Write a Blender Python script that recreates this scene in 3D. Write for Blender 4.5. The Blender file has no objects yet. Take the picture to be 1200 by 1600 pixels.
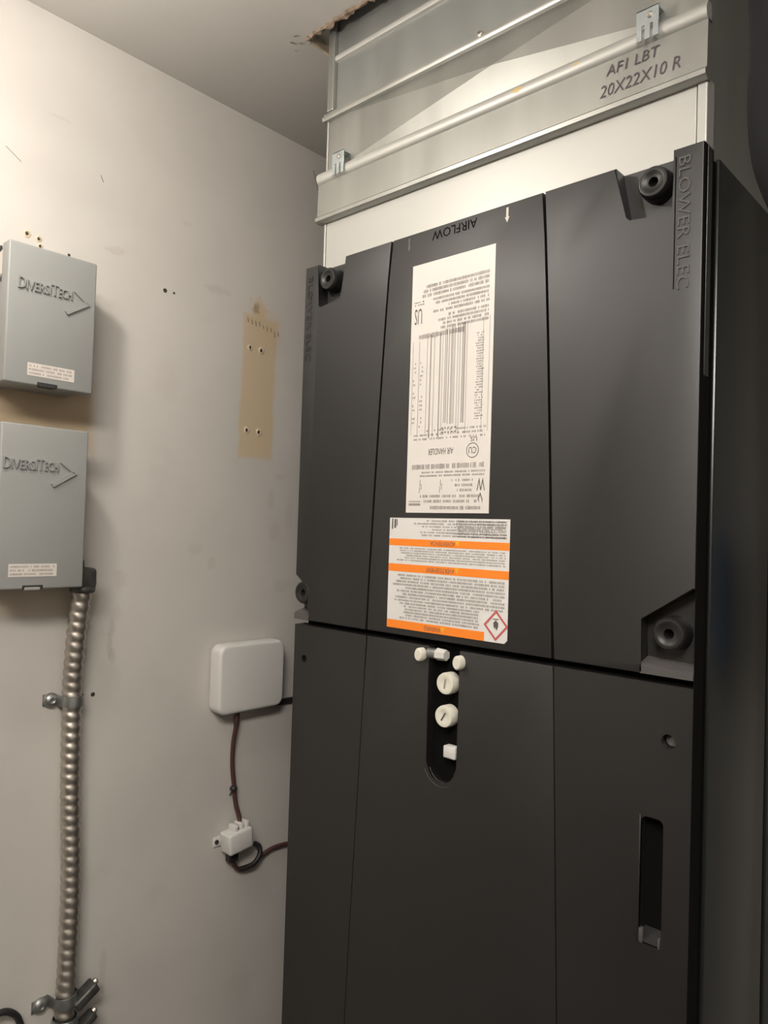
import bpy, bmesh, math, random
from mathutils import Vector, Matrix
random.seed(7)
S = bpy.context.scene
COL = S.collection
PI = math.pi

# ------------------------------------------------------------------ camera
cam_d = bpy.data.cameras.new('camera'); cam = bpy.data.objects.new('camera', cam_d); COL.objects.link(cam)
cam_d.sensor_fit = 'VERTICAL'; cam_d.sensor_height = 24.0; cam_d.sensor_width = 18.0
cam_d.lens = 1161.64 / 1600 * 24.0
cam_d.clip_start = 0.02
_m = Matrix(((0.735849, -0.006334, 0.677116), (0.676437, -0.038868, -0.735474), (0.030976, 0.999224, -0.024317))).to_4x4()
_m.translation = Vector((0.0, -0.75, 0.0))
cam.matrix_world = _m
S.camera = cam
# ------------------------------------------------------------------ world, exposure
W = bpy.data.worlds.new('world'); S.world = W; W.use_nodes = True
W.node_tree.nodes['Background'].inputs[0].default_value = (0.02, 0.02, 0.022, 1)
W.node_tree.nodes['Background'].inputs[1].default_value = 1.0
S.view_settings.view_transform = 'Standard'; S.view_settings.look = 'None'
S.view_settings.gamma = 1.0; S.view_settings.use_curve_mapping = False
S.view_settings.exposure = 1.0
BULB = (-0.81, -0.53, 0.57); BULB_R = 0.03; BULB_STRENGTH = 110.0
BULB_COLOR = (1.0, 0.935, 0.85)
FILL_STRENGTH = 18.0; FILL_COLOR = (1.0, 0.945, 0.87)      # unseen fill light added behind the viewer
# ------------------------------------------------------------------ room dimensions (eye height is z = 0)
XW = -1.148          # left wall
XR = 0.75            # right wall
YB = 0.80            # back wall
YF = -1.55           # wall behind the viewer
ZC = 0.7735          # ceiling
ZF = -1.60           # floor

# ================================================================== materials
def nodes_of(m):
    m.use_nodes = True
    return m.node_tree.nodes, m.node_tree.links, m.node_tree.nodes['Principled BSDF']

def mat(name, col, rough=0.5, metal=0.0, spec=0.5, var=0.0, vscale=8.0, bump=0.0, bscale=200.0, coat=0.0, stretch=None, rvar=0.0):
    m = bpy.data.materials.new(name); N, L, b = nodes_of(m)
    b.inputs['Base Color'].default_value = (*col, 1); b.inputs['Roughness'].default_value = rough
    b.inputs['Metallic'].default_value = metal; b.inputs['Specular IOR Level'].default_value = spec
    b.inputs['Coat Weight'].default_value = coat
    tc = N.new('ShaderNodeTexCoord'); src = tc.outputs['Object']
    if stretch:
        mp = N.new('ShaderNodeMapping'); mp.inputs['Scale'].default_value = stretch
        L.new(src, mp.inputs['Vector']); src = mp.outputs[0]
    if var > 0 or rvar > 0:
        n = N.new('ShaderNodeTexNoise'); n.inputs['Scale'].default_value = vscale; n.inputs['Detail'].default_value = 4
        L.new(src, n.inputs['Vector'])
        if var > 0:
            r = N.new('ShaderNodeMapRange'); r.inputs[1].default_value = 0.3; r.inputs[2].default_value = 0.7
            r.inputs[3].default_value = 1 - var; r.inputs[4].default_value = 1 + var
            L.new(n.outputs[0], r.inputs[0])
            mx = N.new('ShaderNodeVectorMath'); mx.operation = 'SCALE'; mx.inputs[0].default_value = col
            L.new(r.outputs[0], mx.inputs['Scale']); L.new(mx.outputs[0], b.inputs['Base Color'])
        if rvar > 0:
            r2 = N.new('ShaderNodeMapRange'); r2.inputs[1].default_value = 0.3; r2.inputs[2].default_value = 0.7
            r2.inputs[3].default_value = rough - rvar; r2.inputs[4].default_value = rough + rvar
            L.new(n.outputs[0], r2.inputs[0]); L.new(r2.outputs[0], b.inputs['Roughness'])
    if bump > 0:
        n2 = N.new('ShaderNodeTexNoise'); n2.inputs['Scale'].default_value = bscale; n2.inputs['Detail'].default_value = 3
        bp = N.new('ShaderNodeBump'); bp.inputs['Strength'].default_value = bump; bp.inputs['Distance'].default_value = 0.001
        L.new(src, n2.inputs['Vector']); L.new(n2.outputs[0], bp.inputs['Height']); L.new(bp.outputs[0], b.inputs['Normal'])
    return m

PAINT = (0.560, 0.533, 0.497)
M = {
 'ceiling': mat('ceiling_paint', (0.54, 0.52, 0.49), 0.85, var=0.03, vscale=3, bump=0.15, bscale=60),
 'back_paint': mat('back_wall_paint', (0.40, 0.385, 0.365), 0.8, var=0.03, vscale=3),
 'blue_steel': mat('blue_enamel', (0.05, 0.19, 0.60), 0.25, spec=0.5),
 'dark_front': mat('darkened_front_wall', (0.10, 0.075, 0.055), 0.7, var=0.2, vscale=6),
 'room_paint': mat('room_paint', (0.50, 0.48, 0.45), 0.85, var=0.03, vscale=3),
 'concrete': mat('concrete', (0.13, 0.125, 0.12), 0.8, var=0.15, vscale=5, bump=0.2, bscale=40),
 'torn': mat('torn_gypsum_paper', (0.27, 0.20, 0.145), 0.95, var=0.45, vscale=90, bump=0.6, bscale=150),
 'plastic': mat('black_textured_plastic', (0.0034, 0.0031, 0.0033), 0.50, spec=0.76, var=0.06, vscale=5, bump=0.06, bscale=900, rvar=0.03),
 'plastic_dark': mat('black_plastic_recess', (0.012, 0.012, 0.012), 0.6, spec=0.3),
 'knob': mat('black_knob_plastic', (0.013, 0.0125, 0.0125), 0.42, spec=0.5),
 'emboss_and_glint': mat('raised_plastic_and_glints', (0.085, 0.080, 0.079), 0.35, spec=0.6),
 'cabinet': mat('dark_cabinet_steel', (0.014, 0.0165, 0.016), 0.27, spec=0.5, var=0.08, vscale=3, bump=0.04, bscale=300),
 'matt_black': mat('matt_black_rubber_and_shade', (0.004, 0.004, 0.004), 0.9, spec=0.1),
 'galv': mat('galvanised_sheet', (0.43, 0.43, 0.405), 0.40, metal=0.80, var=0.06, vscale=5, stretch=(6, 6, 0.6), rvar=0.05),
 'galv_cool': mat('galvanised_sheet_cool', (0.40, 0.415, 0.40), 0.40, metal=0.75, var=0.06, vscale=6, stretch=(3, 3, 1), rvar=0.05),
 'galv_bright': mat('satin_zinc_and_lit_bead', (0.55, 0.545, 0.515), 0.48, metal=0.45, var=0.03, vscale=6),
 'zinc': mat('zinc_clip', (0.62, 0.68, 0.70), 0.32, metal=0.8, var=0.1, vscale=60),
 'steel': mat('bright_steel', (0.58, 0.54, 0.485), 0.46, metal=1.0, var=0.08, vscale=60),
 'steel_dull': mat('dull_zinc_steel', (0.33, 0.34, 0.33), 0.42, metal=0.85, var=0.2, vscale=50),
 'grey_paint': mat('grey_enamel', (0.275, 0.280, 0.270), 0.42, spec=0.5, var=0.03, vscale=10, bump=0.05, bscale=400),
 'fitting': mat('dark_fitting', (0.10, 0.098, 0.095), 0.45, metal=0.6, var=0.3, vscale=60),
 'dark_slot': mat('dark_slot', (0.02, 0.02, 0.02), 0.7),
 'sticker': mat('cream_sticker', (0.62, 0.57, 0.52), 0.55),
 'paper': mat('label_paper', (0.70, 0.665, 0.62), 0.42, spec=0.4),
 'paper_cool': mat('label_vinyl', (0.70, 0.685, 0.66), 0.40, spec=0.4),
 'ink': mat('printed_ink_black', (0.10, 0.09, 0.085), 0.6),
 'ink_soft': mat('printed_ink_grey', (0.30, 0.275, 0.26), 0.6),
 'ink_red': mat('printed_ink_red', (0.50, 0.10, 0.10), 0.6),
 'orange': mat('printed_orange', (0.90, 0.235, 0.018), 0.5),
 'yellow': mat('printed_yellow', (0.80, 0.42, 0.02), 0.5),
 'marker': mat('marker_ink', (0.085, 0.065, 0.075), 0.6),
 'white_plastic': mat('white_abs', (0.64, 0.625, 0.60), 0.45, spec=0.45),
 'cap': mat('cream_cap', (0.70, 0.68, 0.58), 0.5),
 'wire': mat('brown_wire', (0.075, 0.032, 0.028), 0.55),
 'wire_dark': mat('black_wire', (0.02, 0.018, 0.02), 0.5),
 'foam': mat('black_pipe_foam', (0.012, 0.012, 0.014), 0.85, spec=0.2, bump=0.3, bscale=120),
 'hole': mat('drilled_hole', (0.05, 0.035, 0.025), 0.9),
 'chip': mat('chipped_plaster', (0.60, 0.50, 0.37), 0.9),
 'glue': mat('amber_glue', (0.62, 0.45, 0.18), 0.5),
 'porcelain': mat('lampholder', (0.75, 0.73, 0.70), 0.4),
 'mark': mat('pencil_mark', (0.20, 0.15, 0.11), 0.9),
}
mb = bpy.data.materials.new('bulb_glow'); N, L, b = nodes_of(mb)
b.inputs['Base Color'].default_value = (0.9, 0.9, 0.9, 1)
b.inputs['Emission Color'].default_value = (*BULB_COLOR, 1); b.inputs['Emission Strength'].default_value = BULB_STRENGTH
M['bulb'] = mb

mb = bpy.data.materials.new('fill_glow'); N, L, b = nodes_of(mb)
b.inputs['Emission Color'].default_value = (*FILL_COLOR, 1); b.inputs['Emission Strength'].default_value = FILL_STRENGTH
M['panel'] = mb

M['plastic'].node_tree.nodes['Principled BSDF'].inputs['IOR'].default_value = 1.58

def wall_material():
    """Off-white paint over bare beige patches, with faint scuffs; positions are the wall's own metres."""
    m = bpy.data.materials.new('left_wall_paint'); N, L, b = nodes_of(m)
    b.inputs['Roughness'].default_value = 0.62; b.inputs['Specular IOR Level'].default_value = 0.35
    tc = N.new('ShaderNodeTexCoord'); sep = N.new('ShaderNodeSeparateXYZ'); L.new(tc.outputs['Object'], sep.inputs[0])
    def noise(scale, detail=3):
        n = N.new('ShaderNodeTexNoise'); n.inputs['Scale'].default_value = scale; n.inputs['Detail'].default_value = detail
        L.new(tc.outputs['Object'], n.inputs['Vector']); return n.outputs[0]
    def math_(op, a, bb=None, c=None):
        n = N.new('ShaderNodeMath'); n.operation = op
        for i, v in enumerate((a, bb, c)):
            if v is None: continue
            if isinstance(v, (int, float)): n.inputs[i].default_value = v
            else: L.new(v, n.inputs[i])
        return n.outputs[0]
    def rng(v, a, bb, c, d, smooth=True):
        n = N.new('ShaderNodeMapRange'); n.interpolation_type = 'SMOOTHSTEP' if smooth else 'LINEAR'
        L.new(v, n.inputs[0])
        for i, q in enumerate((a, bb, c, d)): n.inputs[i + 1].default_value = q
        return n.outputs[0]
    Y, Z = sep.outputs[1], sep.outputs[2]
    wob = math_('MULTIPLY', math_('SUBTRACT', noise(28, 4), 0.5), 0.012)
    def box(y0, y1, z0, z1, soft, slant=0.0):
        yy = math_('SUBTRACT', Y, math_('MULTIPLY_ADD', Z, slant, (y0 + y1) / 2))
        dy = math_('SUBTRACT', math_('ABSOLUTE', yy), (y1 - y0) / 2)
        dz = math_('SUBTRACT', math_('ABSOLUTE', math_('SUBTRACT', Z, (z0 + z1) / 2)), (z1 - z0) / 2)
        return rng(math_('ADD', math_('MAXIMUM', dy, dz), wob), -soft, soft, 1, 0)
    def blob(y, z, ry, rz):
        dy = math_('DIVIDE', math_('SUBTRACT', Y, y), ry); dz = math_('DIVIDE', math_('SUBTRACT', Z, z), rz)
        d = math_('ADD', math_('POWER', math_('ABSOLUTE', dy), 2.0), math_('POWER', math_('ABSOLUTE', dz), 2.0))
        d = math_('MULTIPLY', d, math_('MULTIPLY_ADD', noise(70, 3), 3.0, -0.5))
        return rng(d, 0.05, 1.3, 1, 0)
    base = N.new('ShaderNodeVectorMath'); base.operation = 'SCALE'; base.inputs[0].default_value = PAINT
    L.new(rng(noise(5, 5), 0.3, 0.7, 0.965, 1.035), base.inputs['Scale'])
    col = base.outputs[0]
    def mix(col, fac, c, k=1.0):
        n = N.new('ShaderNodeMix'); n.data_type = 'RGBA'
        L.new(math_('MULTIPLY', fac, k), n.inputs[0]); L.new(col, n.inputs[6]); n.inputs[7].default_value = (*c, 1)
        return n.outputs[2]
    beige = (0.56, 0.43, 0.265)
    col = mix(col, box(0.086, 0.166, 0.130, 0.402, 0.0055, 0.010), beige, 0.8)
    col = mix(col, blob(0.125, 0.412, 0.022, 0.026), beige, 0.85)
    col = mix(col, blob(0.158, 0.385, 0.030, 0.040), beige, 0.35)
    col = mix(col, blob(0.117, 0.417, 0.007, 0.012), (0.20, 0.15, 0.10), 0.6)
    col = mix(col, box(-0.40, -0.198, 0.108, 0.215, 0.016), (0.47, 0.345, 0.205), 0.8)
    col = mix(col, box(-0.38, -0.225, -0.145, -0.09, 0.012), beige, 0.4)
    smudge = (0.36, 0.31, 0.26)
    for (y, z, ry, rz, k) in ((-0.150, -0.172, 0.004, 0.012, .7), (-0.153, -0.200, 0.003, 0.014, .6), (-0.148, -0.218, 0.004, 0.008, .6),
                              (-0.1386, -0.0975, 0.007, 0.009, .4), (0.191, 0.099, 0.012, 0.004, .35), (0.170, 0.052, 0.006, 0.012, .45),
                              (0.18, -0.009, 0.009, 0.011, .3), (0.037, -0.070, 0.006, 0.009, .4), (0.002, -0.044, 0.010, 0.006, .35),
                              (0.029, 0.430, 0.016, 0.005, .4), (-0.1725, 0.4415, 0.012, 0.004, .45), (-0.143, -0.735, 0.004, 0.03, .45),
                              (0.20, -0.118, 0.014, 0.010, .3), (-0.05, 0.11, 0.012, 0.009, .12), (-0.146, -0.150, 0.009, 0.008, .3),
                              (-0.04, 0.53, 0.006, 0.004, .3), (-0.27, 0.62, 0.012, 0.002, .3), (0.215, 0.02, 0.007, 0.02, .25)):
        col = mix(col, blob(y, z, ry * 1.7, rz * 1.7), smudge, k * 0.55)
    col = mix(col, rng(noise(9, 6), 0.60, 0.72, 0, 1), smudge, 0.10)
    L.new(col, b.inputs['Base Color'])
    bp = N.new('ShaderNodeBump'); bp.inputs['Strength'].default_value = 0.12; bp.inputs['Distance'].default_value = 0.002
    L.new(noise(45, 4), bp.inputs['Height']); L.new(bp.outputs[0], b.inputs['Normal'])
    return m
M['wall'] = wall_material()

# ================================================================== helpers
ORG = {}
def link(o): COL.objects.link(o); return o

def thing(name, label, cat, loc=(0, 0, 0), group=None):
    o = link(bpy.data.objects.new(name, None)); o.empty_display_size = 0.05
    o.location = loc; o['label'] = label; o['category'] = cat
    if group: o['group'] = group
    ORG[o.name] = Vector(loc); return o

def obj(name, bm, m, parent=None, smooth=None, label=None, kind=None):
    """Link a bmesh written in world metres as one object; the parent's base becomes its origin."""
    org = ORG[parent.name] if parent else Vector((0, 0, 0))
    bmesh.ops.recalc_face_normals(bm, faces=bm.faces)
    bmesh.ops.translate(bm, verts=bm.verts, vec=-org)
    me = bpy.data.meshes.new(name); bm.to_mesh(me); bm.free()
    if isinstance(m, (list, tuple)):
        for q in m: me.materials.append(M[q])
    else: me.materials.append(M[m])
    if smooth is not None:
        for f in me.polygons: f.use_smooth = True
        try: me.set_sharp_from_angle(angle=math.radians(smooth))
        except Exception: pass
    o = link(bpy.data.objects.new(name, me)); ORG[o.name] = org
    if parent: o.parent = parent
    if label: o['label'] = label
    if kind: o['kind'] = kind
    return o

def tag(o, label, cat, group=None):
    o['label'] = label; o['category'] = cat
    if group: o['group'] = group
    return o

def BM(): return bmesh.new()

def box(bm, a, b, bev=0.0, seg=2):
    a = Vector(a); b = Vector(b)
    r = bmesh.ops.create_cube(bm, size=1.0)
    vs = r['verts']
    c = (a + b) / 2; d = b - a
    for v in vs: v.co = Vector((v.co.x * d.x, v.co.y * d.y, v.co.z * d.z)) + c
    if bev > 0:
        es = list({e for v in vs for e in v.link_edges})
        bmesh.ops.bevel(bm, geom=es, offset=bev, segments=seg, profile=0.5, affect='EDGES')
    return bm

def cyl(bm, p0, p1, r0, r1=None, seg=24, caps=True):
    p0 = Vector(p0); p1 = Vector(p1); d = p1 - p0
    q = d.to_track_quat('Z', 'Y').to_matrix().to_4x4(); q.translation = (p0 + p1) / 2
    bmesh.ops.create_cone(bm, cap_ends=caps, segments=seg, radius1=r0, radius2=r0 if r1 is None else r1, depth=d.length, matrix=q)
    return bm

def lathe(bm, prof, org, axis, seg=32):
    """prof = [(radius, height)...] turned about axis through org."""
    q = Vector(axis).to_track_quat('Z', 'Y').to_matrix(); org = Vector(org)
    rings = []
    for (r, h) in prof:
        if r < 1e-6: rings.append([bm.verts.new(org + q @ Vector((0, 0, h)))])
        else: rings.append([bm.verts.new(org + q @ Vector((r * math.cos(2 * PI * k / seg), r * math.sin(2 * PI * k / seg), h))) for k in range(seg)])
    for A, B in zip(rings, rings[1:]):
        for k in range(seg):
            j = (k + 1) % seg
            if len(A) == 1 and len(B) == 1: continue
            if len(A) == 1: bm.faces.new((A[0], B[k], B[j]))
            elif len(B) == 1: bm.faces.new((A[k], A[j], B[0]))
            else: bm.faces.new((A[k], A[j], B[j], B[k]))
    return bm

def prism(bm, pts, y0, y1, bev=0.0):
    """Polygon of (x, z) points extruded from y0 (front) to y1 (back)."""
    f = [bm.verts.new((x, y0, z)) for x, z in pts]; k = [bm.verts.new((x, y1, z)) for x, z in pts]
    n = len(pts)
    ff = bm.faces.new(f); bm.faces.new(k[::-1])
    for i in range(n): bm.faces.new((f[i], k[i], k[(i + 1) % n], f[(i + 1) % n]))
    if bev > 0:
        bm.edges.ensure_lookup_table()
        bmesh.ops.bevel(bm, geom=list(ff.edges), offset=bev, segments=2, profile=0.5, affect='EDGES')
    return bm

def tube(bm, pts, r, seg=10, cap=True, samples=0):
    P = [Vector(p) for p in pts]
    if samples:
        Q = []
        n = len(P)
        for i in range(n - 1):
            p0, p1, p2, p3 = P[max(i - 1, 0)], P[i], P[i + 1], P[min(i + 2, n - 1)]
            for s in range(samples):
                t = s / samples
                Q.append(0.5 * ((2 * p1) + (p2 - p0) * t + (2 * p0 - 5 * p1 + 4 * p2 - p3) * t * t + (3 * p1 - p0 - 3 * p2 + p3) * t ** 3))
        P = Q + [P[-1]]
    rings = []; up = Vector((0.3, 0.9, 0.1)).normalized()
    for i, p in enumerate(P):
        d = (P[min(i + 1, len(P) - 1)] - P[max(i - 1, 0)]).normalized()
        a = (up - d * up.dot(d)).normalized(); up = a; c = d.cross(a)
        rr = r(i / (len(P) - 1)) if callable(r) else r
        rings.append([bm.verts.new(p + (a * math.cos(2 * PI * k / seg) + c * math.sin(2 * PI * k / seg)) * rr) for k in range(seg)])
    for A, B in zip(rings, rings[1:]):
        for k in range(seg): bm.faces.new((A[k], A[(k + 1) % seg], B[(k + 1) % seg], B[k]))
    if cap: bm.faces.new(rings[0][::-1]); bm.faces.new(rings[-1])
    return P

def quad(bm, o, u, v):
    o = Vector(o); u = Vector(u); v = Vector(v)
    return bm.faces.new([bm.verts.new(q) for q in (o, o + u, o + u + v, o + v)])

_dg = None
def text_bm(bm, s, org, u, v, width=None, height=0.01, extrude=0.0, n=None, align='LEFT', xs=1.0, shear=0.0):
    """Lettering as mesh: baseline starts at org, runs along u, rises along v, stands out along n."""
    cu = bpy.data.curves.new('lettering', 'FONT'); cu.body = s; cu.size = 1.0; cu.resolution_u = 2
    o = bpy.data.objects.new('lettering', cu); COL.objects.link(o)
    bpy.context.view_layer.update()
    me = bpy.data.meshes.new_from_object(o.evaluated_get(bpy.context.evaluated_depsgraph_get()))
    bpy.data.objects.remove(o); bpy.data.curves.remove(cu)
    xsx = [p.co.x for p in me.vertices]; x0, x1 = min(xsx), max(xsx)
    k = height / 0.70
    kx = width / (x1 - x0) if width else k * xs
    org = Vector(org); u = Vector(u).normalized(); v = Vector(v).normalized()
    n = Vector(n) if n else u.cross(v)
    t = bmesh.new(); t.from_mesh(me); bpy.data.meshes.remove(me)
    if extrude > 0:
        g = bmesh.ops.extrude_face_region(t, geom=t.faces[:])
        for e in g['geom']:
            if isinstance(e, bmesh.types.BMVert): e.co.z += 1.0
    for p in t.verts:
        c = p.co.copy()
        p.co = org + u * ((c.x - x0) * kx + shear * c.y * k) + v * (c.y * k) + n * (c.z * extrude)
    tm = bpy.data.meshes.new('t'); t.to_mesh(tm); t.free(); bm.from_mesh(tm); bpy.data.meshes.remove(tm)
    return (x1 - x0) * kx

def plate_text(bm, x0, x1, z0, z1, y, rows, pitch, fill=0.6, flush_right=True, rag=0.3, skip=0.13, ragged_edges=True):
    """Rows of small letter-like strokes on a front-facing label (too fine in the photograph to read)."""
    rh = (z1 - z0) / rows
    for r in range(rows):
        zc = z0 + (r + 0.5) * rh
        L_ = (x1 - x0) * (1 - random.random() * rag)
        x = x1 - L_ if flush_right else x0
        end = x + L_
        while x < end - pitch:
            if random.random() > skip:
                w = pitch * random.uniform(0.45, 0.8); h = rh * fill * random.uniform(0.75, 1.0)
                quad(bm, (x, y, zc - h / 2), (w, 0, 0), (0, 0, h))
            x += pitch

# ================================================================== setting
def struct(name, bm, m, parent=None):
    o = obj(name, bm, m, parent); o['kind'] = 'structure'; return o

wl = struct('wall_left', box(BM(), (XW - 0.10, YF - 0.1, ZF), (XW, YB + 0.1, ZC + 0.05)), 'wall')
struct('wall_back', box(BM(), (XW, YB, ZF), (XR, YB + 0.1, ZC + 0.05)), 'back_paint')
struct('wall_right', box(BM(), (XR, YF - 0.1, ZF), (XR + 0.1, YB + 0.1, ZC + 0.05)), 'room_paint')
struct('wall_front', box(BM(), (XW, YF - 0.1, ZF), (XR, YF, ZC + 0.05)), 'dark_front')  # unseen wall darkened so the cabinet doors reflect little light
struct('floor', box(BM(), (XW - 0.1, YF - 0.1, ZF - 0.1), (XR + 0.1, YB + 0.1, ZF)), 'concrete')
HX0, HX1, HY0, HY1 = -0.893, -0.245, 0.004, 0.64      # opening the duct rises through
bm = BM()
for a, b in (((XW, YF), (XR, HY0)), ((XW, HY1), (XR, YB)), ((XW, HY0), (HX0, HY1)), ((HX1, HY0), (XR, HY1))):
    box(bm, (a[0], a[1], ZC), (b[0], b[1], ZC + 0.05))
cl = struct('ceiling', bm, 'ceiling')
# ragged torn edge of the gypsum board along the opening
bm = BM(); random.seed(3)
def ragged(bm, p, q, inward, n):
    p = Vector(p); q = Vector(q); inward = Vector(inward)
    rows = []
    for i in range(n + 1):
        t = i / n; c = p.lerp(q, t)
        a = c - inward * random.uniform(0.002, 0.008); d = c + inward * random.uniform(0.000, 0.006 if n > 50 else 0.0015)
        rows.append([bm.verts.new(a + Vector((0, 0, 0.001))), bm.verts.new(c.lerp(a, 0.4) + Vector((0, 0, -random.uniform(0.001, 0.004)))),
                     bm.verts.new(d + Vector((0, 0, -random.uniform(0.0, 0.004)))), bm.verts.new(d + Vector((0, 0, 0.05)))])
    for A, B in zip(rows, rows[1:]):
        for k in range(3): bm.faces.new((A[k], B[k], B[k + 1], A[k + 1]))
ragged(bm, (HX0, HY0, ZC), (HX1, HY0, ZC), (0, 1, 0), 90)
obj('torn_board_edge', bm, 'torn', cl, label='torn brown board edge')
bm = BM()
ragged(bm, (HX0, HY0 + 0.01, ZC), (HX0, HY1, ZC), (1, 0, 0), 40)
obj('torn_board_edge', bm, 'chip', cl, label='pale torn board edge')
# pale torn flakes at the corner of the opening
bm = BM()
for (x, y, sx, sy, a) in ((-0.915, -0.004, 0.006, 0.002, .9), (-0.905, 0.006, 0.005, 0.0015, .7), (-0.925, 0.012, 0.004, 0.0012, .5), (-0.898, -0.012, 0.006, .0015, .2)):
    q = Matrix.Rotation(a, 3, 'Z'); c = Vector((x, y, ZC - 0.0006))
    bm.faces.new([bm.verts.new(c + q @ Vector(p)) for p in ((-sx, -sy, 0), (sx, -sy * .3, -.002), (sx * .8, sy, -.001), (-sx * .6, sy, 0))])
obj('paper_flake', bm, 'mark', cl)

# drilled anchor holes in the left wall: chipped rim and dark centre
def wall_hole(y, z, r, chip=True, sy=1.0):
    bm = BM()
    prof = [(r * 0.75, 0.0002), (r * 0.95, 0.0014), (r * 1.35, 0.0008), (r * 1.7, 0.0)]
    if chip:
        lathe(bm, prof, (XW, y, z), (1, 0, 0), 14)
        for v in bm.verts: v.co.y += (v.co.y - y) * random.uniform(-.25, .25); v.co.z += (v.co.z - z) * random.uniform(-.2, .3)
        rim = obj('anchor_hole', bm, 'chip', wl, 60)
        bm = BM(); lathe(bm, [(r * 0.85, 0.0004), (0, 0.0003)], (XW, y, z), (1, 0, 0), 12); obj('hole_centre', bm, 'hole', rim)
    else:
        lathe(bm, [(r * 1.2, 0.0), (r, 0.0005), (0, 0.0004)], (XW, y, z), (1, 0, 0), 12)
        for v in bm.verts: v.co.y = y + (v.co.y - y) * sy
        obj('anchor_hole', bm, 'hole', wl)
for y, z, r, c in ((0.1064, 0.3393, .0040, 1), (0.1329, 0.3386, .0042, 1), (0.1048, 0.1815, .0040, 1), (0.1337, 0.1805, .0044, 1),
                   (-0.3098, 0.4264, .0036, 1), (-0.2928, 0.4235, .0030, 1), (-0.2900, 0.4130, .0026, 1), (-0.2455, 0.4130, .0020, 0),
                   (-0.0773, 0.4010, .0032, 0), (-0.0599, 0.4010, .0018, 0), (-0.1781, -0.2776, .0030, 0)):
    wall_hole(y, z, r, c)
bm = BM()
for k in range(9):
    y = 0.098 + k * 0.0092; z = 0.397 - 0.002 * k + random.uniform(-.003, .003)
    tube(bm, [(XW + .0004, y, z), (XW + .0008, y + .001, z - .004), (XW + .0004, y + .002, z - .006 - random.random() * .004)], 0.0008, 5)
obj('torn_paint_nick', bm, 'mark', wl)
bm = BM(); tube(bm, [(XW + .0003, .250, .735), (XW + .0003, .262, .705), (XW + .0003, .276, .680), (XW + .0003, .296, .655)], .0008, 5)
obj('pencil_line', bm, 'mark', wl)
bm = BM(); tube(bm, [(XW + .0003, -.345, .545), (XW + .0003, -.322, .530)], .0004, 5); tube(bm, [(XW + .0003, -.20, .556), (XW + .0003, -.195, .546)], .0006, 5)
obj('pencil_line', bm, 'mark', wl)

# ================================================================== air handler
XL, XU = -0.8704, -0.2705        # left and right edges of the front cover
XM = (XL + XU) / 2
ZT, ZS, ZB = 0.4004, -0.1437, -1.06
ah = thing('air_handler', 'tall black air handler cabinet with labelled upper and lower doors under the metal duct', 'air handler', (XM, 0.27, ZF))
# cabinet shell
Y0 = 0.046; YR = 0.60
bm = BM(); box(bm, (XL + .006, Y0, ZB), (XU - .006, YR, ZT - .002), .003)
obj('cabinet_shell', bm, 'plastic_dark', ah)
bm = BM(); box(bm, (XU - .0055, Y0, ZB), (XU, 0.243, ZT), .0025); obj('side_panel', bm, 'cabinet', ah, 40)
bm = BM(); box(bm, (XU - .0055, 0.256, ZB), (XU, YR, ZT), .0025); obj('side_panel', bm, 'cabinet', ah, 40)
bm = BM(); box(bm, (XL, Y0, ZB), (XL + .0055, YR, ZT), .002); obj('side_panel', bm, 'cabinet', ah, 40)
bm = BM(); box(bm, (XL + .004, .0258, ZB), (XU - .004, Y0, ZT - .004)); obj('door_gasket', bm, 'matt_black', ah)
bm = BM(); box(bm, (XU + .0001, .0095, .165), (XU + .0012, .0215, ZT - .001), .0004)
obj('door_trim_strip', bm, 'cabinet', ah)
bm = BM(); box(bm, (XU + .0001, .0012, ZB), (XU + .0008, .0092, ZT - .001)); box(bm, (XU + .0001, .0092, ZB), (XU + .0008, .0256, .164)); box(bm, (XU + .0001, .0218, .164), (XU + .0008, .0256, ZT - .001))
obj('door_edge_shade', bm, 'matt_black', ah)  # black strips stand in for shade on the door's side edge
bm = BM(); box(bm, (XL + .02, .05, ZF), (XU - .02, YR - .02, ZB)); 
obj('base_plenum', bm, 'galv', ah)

def seam(side, z):
    """Half-width of the centre panel; it flares towards the bottom."""
    t = (ZT - z) / (ZT - ZS)
    w = 0.1190 + 0.0270 * (t ** 0.8) if t <= 1 else 0.1460 + 0.0125 * min((t - 1) / 0.6, 1.6)
    return XM + side * w - 0.0015
def seam_pts(side, z0, z1, off, n=10): return [(seam(side, z0 + (z1 - z0) * i / n) + off, z0 + (z1 - z0) * i / n) for i in range(n + 1)]
G = 0.0017; G2 = 0.0006
PY = 0.020
ud = obj('upper_door', box(BM(), (XL + .002, PY + .003, ZS + .004), (XU - .002, .0255, ZT - .0015)), 'plastic_dark', ah)
ZU0 = ZS + 0.0045
# centre panel
bm = BM(); prism(bm, seam_pts(-1, ZT, ZU0, G) + seam_pts(1, ZU0, ZT, -G), 0, PY + .003, .0018)
obj('centre_panel', bm, 'plastic', ud, 30)
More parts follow.
